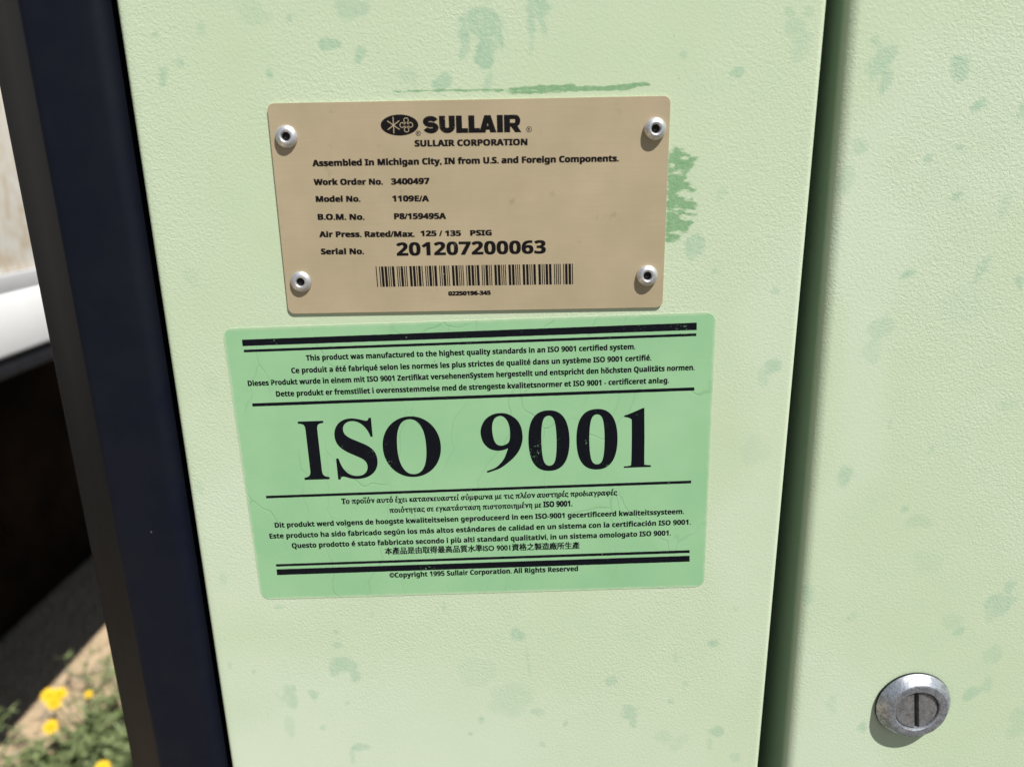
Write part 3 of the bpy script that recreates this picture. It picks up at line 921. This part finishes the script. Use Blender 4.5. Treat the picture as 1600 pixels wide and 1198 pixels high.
# a hair of unevenness along the cut edge
dense = []
for i in range(len(pts)):
    a, b = pts[i], pts[(i + 1) % len(pts)]
    m = max(1, int(math.hypot(b[0] - a[0], b[1] - a[1]) / 1.2))
    for k in range(m):
        px_, pz_ = a[0] + (b[0] - a[0]) * k / m, a[1] + (b[1] - a[1]) * k / m
        jx = 0.10 * mnoise.noise(Vector((px_ * 0.35, pz_ * 0.35, 4.0))) + 0.08 * mnoise.noise(Vector((px_ * 1.3, pz_ * 1.3, 9.0)))
        dense.append((px_ + jx, pz_ + jx))
bm_slab(bm, [(x / 1000, z / 1000) for x, z in dense], -0.00001, -FT / 1000, 0.00003)
bm_obj('vinyl_film', bm, stk, M['film'])
YS = -FT - 0.010
BARS = [
    [[-86.17, 53.53], [85.91, 54.35], [86.01, 51.52], [-86.26, 51.04]],
    [[-85.96, 49.63], [85.89, 50.24], [85.92, 49.18], [-86.1, 48.59]],
    [[-85.6, 28.22], [85.9, 28.97], [85.94, 27.68], [-85.65, 26.92]],
    [[-85.13, -10.86], [85.97, -9.91], [86.01, -11.13], [-85.27, -12.0]],
    [[-84.96, -41.75], [86.37, -40.93], [86.41, -42.2], [-84.96, -42.85]],
    [[-84.98, -44.13], [86.46, -43.5], [86.55, -46.25], [-85.04, -46.82]],
]
def ragged(q):
    (a, b, c, d) = q
    top, bot = [], []
    n = 130
    for k in range(n + 1):
        t = k / n
        x_, z_ = a[0] + (b[0] - a[0]) * t, a[1] + (b[1] - a[1]) * t
        top.append((x_, z_ + 0.06 * mnoise.noise(Vector((x_ * 0.9, z_, 2.2)))))
        x_, z_ = d[0] + (c[0] - d[0]) * t, d[1] + (c[1] - d[1]) * t
        bot.append((x_, z_ + 0.06 * mnoise.noise(Vector((x_ * 0.9, z_, 7.7)))))
    return [[top[k], bot[k], bot[k + 1], top[k + 1]] for k in range(n) if not (abs(top[k][0] + 27.5) < 0.7 and 28 < top[k][1] < 29 and k % 2)]
for q in BARS:
    flat_poly('rule_line', ragged(q), stk, M['ink2'], YS)
STICKER_TEXT = [
    ('This product was manufactured to the highest quality standards in an ISO 9001 certified system.', -62.62, 44.58, 62.88, 44.85, 2.08),
    ('Ce produit a été fabriqué selon les normes les plus strictes de qualité dans un système ISO 9001 certifié.', -68.83, 39.79, 69.04, 40.24, 2.10),
    ('Dieses Produkt wurde in einem mit ISO 9001 Zertifikat versehenenSystem hergestellt und entspricht den höchsten Qualitäts normen.', -86.17, 35.24, 85.66, 35.89, 2.12),
    ('Dette produkt er fremstillet i overensstemmelse med de strengeste kvalitetsnormer et ISO 9001 - certificeret anlæg.', -75.82, 30.63, 75.98, 31.10, 2.14),
    ('G1', -54.88, -15.47, 56.29, -15.23, 2.25),
    ('G2', -35.85, -20.00, 38.19, -19.54, 2.27),
    ('Dit produkt werd volgens de hoogste kwaliteitseisen geproduceerd in een ISO-9001 gecertificeerd kwaliteitssysteem.', -83.18, -25.10, 83.44, -24.45, 2.20),
    ('Este producto ha sido fabricado según los más altos estándares de calidad en un sistema con la certificación ISO 9001.', -85.93, -29.94, 86.35, -29.30, 2.22),
    ('Questo prodotto é stato fabbricato secondo i più alti standard qualitativi, in un sistema omologato ISO 9001.', -77.28, -34.61, 78.40, -33.95, 2.24),
    ('CJK', -39.19, -38.53, 40.98, -38.54, 2.93),
    ('©Copyright 1995 Sullair Corporation. All Rights Reserved', -38.21, -49.58, 40.26, -49.04, 2.24),
]
for body, x0, z0, x1, z1, cap in STICKER_TEXT:
    if body == 'G1':
        printed('lettering', 'Το προϊόν αυτό έχει κατασκευαστεί σύμφωνα με τις πλέον αυστηρές προδιαγραφές', x0, z0, x1, z1, 2.45, stk, M['ink2'], YS, X4(0.10, 0.08), 2, kind='greek', cap_ref=0.714)
    elif body == 'G2':
        printed('lettering', 'ποιότητας σε εγκατάσταση πιστοποιημένη με ISO 9001.', x0, z0, x1, z1, 2.45, stk, M['ink2'], YS, X4(0.10, 0.08), 2, kind='greek', cap_ref=0.714)
    elif body == 'CJK':
        printed('lettering', '本產品是由取得最高品質水準ISO 9001資格之製造廠所生產', x0, z0, x1, z1, 2.5, stk, M['ink2'], YS, X4(0.11, 0.07), 2, kind='raw', cap_ref=0.73)
    else:
        printed('lettering', body, x0, z0, x1, z1, cap, stk, M['ink2'], YS, X4(0.08, 0.055), 2, 1.0)
# the large serif letters
BIG = [('𝐈', -68.79, -4.51, -58.71, 20.19), ('𝐒', -55.33, -4.82, -38.91, 20.81), ('𝐎', -36.39, -4.68, -13.37, 20.89), ('𝟗', 2.54, -3.86, 19.05, 21.05),
       ('𝟎', 21.25, -3.87, 37.48, 21.55), ('𝟎', 40.17, -3.92, 56.39, 21.47), ('𝟏', 58.89, -3.58, 69.71, 21.29)]
NINE =  [(10.6, 21.06), (13.77, 20.45), (16.88, 18.21), (18.54, 15.06), (19.06, 11.07), (18.59, 7.95), (17.26, 4.83), (14.73, 1.74), (10.27, -1.77), (6.96, -3.13), (4.6, -3.87), (4.23, -3.5), (4.41, -3.1), (7.56, -1.92), (9.79, -0.13), (11.62, 2.42), (13.11, 6.24), (11.09, 5.56), (8.66, 5.41), (5.74, 6.37), (3.43, 9.03), (2.53, 12.76), (3.04, 15.86), (4.66, 18.62), (7.39, 20.49)]
NINE_HOLE =  [(10.93, 19.82), (12.38, 18.93), (13.54, 16.92), (14.08, 14.08), (14.01, 10.67), (13.35, 8.7), (11.71, 7.72), (10.09, 7.55), (8.61, 8.28), (7.67, 10.2), (7.17, 13.74), (7.4, 16.84), (8.28, 18.78), (9.49, 19.64)]
ONE =  [(66.75, 21.3), (67.0, 8.9), (67.11, -1.46), (67.56, -2.4), (69.72, -2.71), (69.74, -3.47), (64.43, -3.46), (58.91, -3.51), (58.91, -2.87), (61.18, -2.6), (61.82, -1.57), (61.93, 7.36), (61.84, 15.87), (61.51, 16.89), (60.71, 17.42), (58.84, 17.88), (58.84, 18.33), (62.01, 19.51), (66.11, 21.26)]

def smooth_loop(p, hard=(), n=6):
    """closed Catmull-Rom through the points, corners kept where listed"""
    out = []
    m = len(p)
    for i in range(m):
        a, b, c, d = (Vector(p[(i + k) % m]) for k in (-1, 0, 1, 2))
        if i in hard: a = b - (c - b) * 0.2
        if (i + 1) % m in hard: d = c + (c - b) * 0.2
        for k in range(n):
            t = k / n
            q = 0.5 * ((2 * b) + (c - a) * t + (2 * a - 5 * b + 4 * c - d) * t * t + (3 * b - a - 3 * c + d) * t * t * t)
            out.append((q.x, q.y))
    return out
def outline_mesh(loops):
    cu = bpy.data.curves.new('outline', 'CURVE')
    cu.dimensions = '2D'
    cu.fill_mode = 'BOTH'
    for lp in loops:
        sp = cu.splines.new('POLY')
        sp.points.add(len(lp) - 1)
        for k, (x, z) in enumerate(lp):
            sp.points[k].co = (x, z, 0, 1)
        sp.use_cyclic_u = True
    ob = bpy.data.objects.new('outline', cu)
    COL.objects.link(ob)
    me0 = bpy.data.meshes.new_from_object(ob.evaluated_get(bpy.context.evaluated_depsgraph_get()))
    co = np.array([tuple(v.co)[:2] for v in me0.vertices], np.float32)
    fc = [tuple(q.vertices) for q in me0.polygons]
    bpy.data.objects.remove(ob); bpy.data.curves.remove(cu); bpy.data.meshes.remove(me0)
    return co, fc
for ch, x0, z0, x1, z1 in BIG:
    if ch == '𝟗':
        co, fc = outline_mesh([smooth_loop(NINE, (10, 11, 12, 16)), smooth_loop(NINE_HOLE)])
    elif ch == '𝟏':
        co, fc = outline_mesh([smooth_loop(ONE, (0, 4, 5, 7, 8, 15, 16, 18))])
    else:
        co, fc = text_mesh(ch, 10)
    mn, mx = co.min(0), co.max(0)
    me = bpy.data.meshes.new('large_character')
    me.from_pydata([((x0 + (a - mn[0]) / (mx[0] - mn[0]) * (x1 - x0)) / 1000, YS / 1000, (z0 + (b - mn[1]) / (mx[1] - mn[1]) * (z1 - z0)) / 1000) for a, b in co.tolist()], [], fc)
    link('large_character', me, stk, M['ink2'])

# ---------------------------------------------------------------- white trailer standing to the left
TX = -907.0
trl = thing('box_trailer', 'white trailer with rough cream siding and dark underframe behind the post', 'trailer', (TX / 1000, 2.6, 0))
def siding_mat():
    n = N('cream_siding')
    v = n.mapped((1, 60, 22))
    g = n.noise(1.0, 5, 0.65, v)
    g2 = n.noise(7, 3, 0.6)
    c = n.mix(n.ramp(g, [(0.44, 0.0), (0.64, 1.0)]), (0.94, 0.90, 0.79), (0.74, 0.58, 0.38))
    c = n.mix(n.ramp(g2, [(0.40, 0.0), (0.75, 0.6)]), c, (0.93, 0.90, 0.81))
    n.set(color=c, rough=0.8, spec=0.2)
    n.bump(g, 0.0012, 0.7)
    return n.m
white = simple('white_enamel', (0.88, 0.885, 0.865), (0.93, 0.93, 0.915), 12, 0.4, 0.0008, 14)
under = simple('black_underframe', (0.012, 0.013, 0.017), (0.022, 0.022, 0.026), 30, 0.6)
rust = simple('rusty_steel', (0.020, 0.012, 0.008), (0.05, 0.026, 0.014), 18, 0.85)
shade_mat = simple('under_trailer_shade', (0.0016, 0.0013, 0.0011), (0.0200, 0.0125, 0.0070), 3.2, 0.85, spec=0.05)  # near-black colour imitates the shade under the trailer
tyre_m = simple('tyre_rubber', (0.010, 0.010, 0.010), (0.018, 0.017, 0.016), 40, 0.85)
def tb(name, x0, x1, y0, y1, z0, z1, mat, r=0.003):
    lo = Vector(((x0 - TX) / 1000, y0 - 2.6, EYE_Z + z0 / 1000)); hi = Vector(((x1 - TX) / 1000, y1 - 2.6, EYE_Z + z1 / 1000))
    return bevel_box(name, lo, hi, trl, mat, r)
# the siding is a row of boards, each a part
y = 0.55
k = 0
Y_END = 5.2
tb('siding_sheet', TX - 30, TX - 14, y, Y_END, -162, 900, siding_mat(), 0.002)
tb('ledge_strip', TX - 40, TX - 5, y - 0.01, Y_END + 0.01, -197, -163, simple('grey_white_trim', (0.50, 0.50, 0.50), (0.58, 0.58, 0.57), 10, 0.5), 0.003)
tb('bottom_rail', TX - 60, TX, y - 0.02, Y_END + 0.02, -305, -197.5, white, 0.006)
tb('underframe', TX - 160, TX - 8, y, Y_END, -344, -305.5, under, 0.004)
tb('floor_deck', TX - 2400, TX - 161, y, Y_END, -330, -290, under, 0.004)
tb('roof_panel', TX - 2400, TX, y - 0.02, Y_END + 0.02, 902, 940, white, 0.006)
tb('end_wall', TX - 2400, TX - 31, y, y + 0.03, -289, 900, white, 0.004)
tb('chassis_beam', TX - 900, TX - 760, y + 0.1, Y_END - 0.1, -520, -345, rust, 0.006)
for yc in (3.35, 4.4):
    bm = bmesh.new()
    w2, ro, ri = 0.13, 0.45, 0.26
    bm_lathe(bm, [(ri, -w2 * 0.9), (ri + 0.05, -w2), (ro - 0.06, -w2), (ro - 0.015, -w2 * 0.85), (ro, -w2 * 0.6), (ro, w2 * 0.6), (ro - 0.015, w2 * 0.85), (ro - 0.06, w2), (ri + 0.05, w2), (ri, w2 * 0.9)], 40)
    ty = bm_obj('tyre', bm, trl, tyre_m, True, R(40))
    ty.rotation_euler = (0, 0, R(90))
    ty.location = ((-1640 - TX) / 1000 - 0.13, yc - 2.6, 0.45)
    bm = bmesh.new()
    bm_lathe(bm, [(0.255, -0.125), (0.24, -0.10), (0.12, -0.05), (0.10, -0.09), (0.0, -0.09)], 32)
    bm_obj('rim', bm, ty, rust, True, R(40))
tb('shade_block', -2250, -1622, 0.72, 2.82, -1385, -560, shade_mat, 0.02)  # added dark block stands in for the deep shade here
tb('shade_block_hanger', -2200, -1660, 0.9, 2.7, -558, -346, rust, 0.004)  # made-up hanger carrying the added block

# ---------------------------------------------------------------- weeds
leaf_m = simple('grey_green_leaf', (0.110, 0.155, 0.050), (0.230, 0.275, 0.125), 30, 0.6)
stem_m = simple('pale_green_stem', (0.12, 0.15, 0.07), (0.18, 0.20, 0.11), 40, 0.7)
petal_m = simple('yellow_petal', (0.74, 0.47, 0.002), (0.82, 0.55, 0.006), 60, 0.6)
disc_m = simple('orange_flower_disc', (0.68, 0.34, 0.003), (0.74, 0.40, 0.006), 200, 0.7)
dry_m = simple('dry_straw', (0.34, 0.27, 0.15), (0.48, 0.39, 0.24), 60, 0.8)

def bm_tube(bm, path, r0, r1, n=5):
    rings = []
    for i, p in enumerate(path):
        d = (path[min(i + 1, len(path) - 1)] - path[max(i - 1, 0)]).normalized()
        u = d.orthogonal().normalized(); v = d.cross(u)
        r = r0 + (r1 - r0) * i / (len(path) - 1)
        rings.append([bm.verts.new(p + u * (r * math.cos(2 * math.pi * k / n)) + v * (r * math.sin(2 * math.pi * k / n))) for k in range(n)])
    for a, b in zip(rings, rings[1:]):
        for k in range(n):
            bm.faces.new((a[k], a[(k + 1) % n], b[(k + 1) % n], b[k]))
def bm_leaf(bm, base, d, up, ln, wd, fold=0.25, droop=0.3):
    side = d.cross(up).normalized()
    prev = None
    for i in range(5):
        t = i / 4
        w = wd * math.sin(math.pi * (0.08 + 0.92 * t)) ** 0.8 * (1.1 - 0.6 * t) if i < 4 else 0.0004
        c = base + d * (ln * t) - up * (droop * ln * t * t)
        a = bm.verts.new(c + side * w + up * (fold * w)); m_ = bm.verts.new(c); b = bm.verts.new(c - side * w + up * (fold * w))
        if prev:
            bm.faces.new((prev[0], prev[1], m_, a)); bm.faces.new((prev[1], prev[2], b, m_))
        prev = (a, m_, b)
def rand_dir(rng, lift):
    a = rng.uniform(0, 2 * math.pi)
    return Vector((math.cos(a), math.sin(a), lift)).normalized()

def flower_bm(rng, r):
    bm = bmesh.new()
    for layer, (cnt, rr, lift) in enumerate(((13, r, 0.20), (11, r * 0.80, 0.5), (8, r * 0.55, 0.9))):
        for k in range(cnt):
            a = 2 * math.pi * (k + rng.uniform(-0.25, 0.25)) / cnt + layer * 0.3
            d = Vector((math.cos(a), math.sin(a), lift)).normalized()
            bm_leaf(bm, Vector((0, 0, 0.001 * layer)), d, Vector((0, 0, 1)), rr, rr * 0.27, 0.2, 0.15)
    return bm

def weed(x, y, h, nst, seed, label, flowers=(), dens=34, spread=0.5, leaf=0.035):
    rng = random.Random(seed)
    t = thing('flowering_weed' if flowers else 'leafy_weed', label, 'weed', (x, y, 0), group='weeds along the trailer')
    sb, lb = bmesh.new(), bmesh.new()
    ends = []
    for s in range(nst):
        d = rand_dir(rng, 1.0 / spread)
        hh = h * rng.uniform(0.6, 1.0)
        b0 = Vector((rng.uniform(-.03, .03), rng.uniform(-.03, .03), -0.01))
        path = [b0 + d * (hh * k / 5) + Vector((rng.uniform(-1, 1), rng.uniform(-1, 1), 0)) * 0.008 * k for k in range(6)]
        bm_tube(sb, path, 0.0028, 0.0012)
        ends.append(path[-1])
        for k in range(dens):
            f = rng.uniform(0.12, 1.0)
            i = min(4, int(f * 5))
            p = path[i].lerp(path[i + 1], f * 5 - i)
            ld = (rand_dir(rng, rng.uniform(-0.1, 0.8)))
            bm_leaf(lb, p, ld, Vector((0, 0, 1)), leaf * rng.uniform(0.6, 1.25), leaf * rng.uniform(0.07, 0.15), 0.3, rng.uniform(0.0, 0.5))
    bm_obj('stem', sb, t, stem_m, True)
    lo_ = bm_obj('foliage', lb, t, leaf_m, True)
    lo_['kind'] = 'stuff'
    for fx, fy, fz, fr in flowers:
        c = Vector((fx - x, fy - y, fz))
        e = min(ends, key=lambda q: (q - c).length)
        sb = bmesh.new()
        bm_tube(sb, [Vector((0, 0, 0)) if False else e * 0.2, e * 0.55 + c * 0.2, c * 0.9 + e * 0.05, c], 0.002, 0.0012)
        bm_obj('flower_stalk', sb, t, stem_m, True)
        fl = bm_obj('flower_head', flower_bm(rng, fr), t, petal_m, True)
        fl.location = c
        fl.rotation_euler = Vector((0.45 + rng.uniform(-.3, .3), -0.6 + rng.uniform(-.3, .3), 0.8)).to_track_quat('Z', 'Y').to_euler()
        bm = bmesh.new()
        bm_lathe(bm, [(fr * 0.30, 0.0), (fr * 0.26, 0.006), (0.0, 0.009)], 14)
        dd = bm_obj('flower_disc', bm, fl, disc_m, True)
        dd.rotation_euler = (R(90), 0, 0)
    return t
weed(-1.09, 1.24, 0.20, 4, 3, 'grey green weed with a cluster of yellow flowers, nearest the shaded ground',
     [(-1.112, 1.192, 0.234, 0.020), (-1.086, 1.192, 0.238, 0.018), (-1.092, 1.176, 0.226, 0.018), (-1.076, 1.128, 0.200, 0.018)], 33, 0.45)
weed(-0.90, 1.04, 0.24, 6, 5, 'dense green weed with one yellow flower beside the foot of the post', [(-0.862, 0.962, 0.238, 0.018)], 51, 0.55)
weed(-0.99, 1.22, 0.24, 6, 7, 'bushy green weed with a small orange yellow flower half hidden by the post', [(-1.010, 1.180, 0.245, 0.010)], 51, 0.5)
weed(-1.21, 1.24, 0.25, 3, 9, 'drooping grey green weed at the left edge of the photo', (), 30, 0.5)
weed(-1.22, 1.47, 0.21, 3, 11, 'thin sparse weed standing on the edge of the shadow', (), 21, 0.5, 0.03)
weed(-1.16, 1.09, 0.16, 4, 13, 'low green weed in the bottom left corner of the photo', (), 45, 0.8)
weed(-0.99, 1.06, 0.24, 6, 15, 'thick leafy weed between the flower cluster and the post', (), 51, 0.6)
weed(-0.93, 1.30, 0.23, 5, 17, 'leafy weed behind the others, where the bare sand meets the post', (), 39, 0.55)
weed(-0.84, 1.16, 0.22, 5, 19, 'tall leafy weed mostly hidden behind the navy post', (), 45, 0.5)
weed(-1.03, 1.12, 0.22, 6, 21, 'broad mass of green leaves in front of the flower cluster', (), 51, 0.7)
weed(-1.13, 1.20, 0.19, 5, 23, 'pale green weed left of the flower cluster, half in the sun', (), 36, 0.6)
weed(-0.93, 1.12, 0.23, 6, 25, 'full green weed right of the lower yellow flower', (), 54, 0.65)
weed(-1.00, 1.30, 0.27, 6, 27, 'tall pale weed at the back of the patch, against the bare sand', (), 44, 0.45)
weed(-0.94, 1.20, 0.28, 7, 29, 'tallest dense green weed beside the navy post', (), 50, 0.5)
# fallen straw and small leaves on the sand
rng = random.Random(77)
bm = bmesh.new()
for _ in range(520):
    p = Vector((rng.uniform(-1.5, -0.7), rng.uniform(0.8, 2.0), 0.006))
    a = rng.uniform(0, 6.283)
    d = Vector((math.cos(a), math.sin(a), rng.uniform(-0.05, 0.35))).normalized()
    bm_leaf(bm, p, d, Vector((0, 0, 1)), rng.uniform(0.02, 0.08), 0.0016, 0.2, 0.2)
lit = bm_obj('dry_straw', bm, None, dry_m)
lit['kind'] = 'stuff'
lit['label'] = 'dry straw scattered on the sand among the weeds'
lit['category'] = 'straw'
bm = bmesh.new()
for _ in range(420):
    q = Vector((rng.uniform(-1.7, -0.7), rng.uniform(0.8, 2.4), 0.0))
    sz = rng.uniform(0.003, 0.011)
    m0 = len(bm.verts)
    g = bmesh.ops.create_icosphere(bm, subdivisions=1, radius=sz)
    for v_ in g['verts']:
        v_.co = Vector((v_.co.x * rng.uniform(0.8, 1.3), v_.co.y * rng.uniform(0.8, 1.3), v_.co.z * 0.6)) + q
peb = bm_obj('pebbles', bm, None, simple('grey_brown_stone', (0.24, 0.19, 0.14), (0.42, 0.35, 0.27), 40, 0.9))
peb['kind'] = 'stuff'
peb['label'] = 'small stones strewn over the sandy track'
peb['category'] = 'pebbles'
bm = bmesh.new()
for _ in range(1500):
    p = Vector((rng.uniform(-1.16, -0.6), rng.uniform(0.75, 1.34), 0.0))
    d = rand_dir(rng, rng.uniform(0.3, 2.0))
    bm_leaf(bm, p, d, Vector((0, 0, 1)), rng.uniform(0.03, 0.10), rng.uniform(0.003, 0.007), 0.3, 0.5)
gr = bm_obj('ground_cover', bm, None, leaf_m, True)
gr['kind'] = 'stuff'
gr['label'] = 'low green ground cover under the flowering weeds'
gr['category'] = 'ground cover'
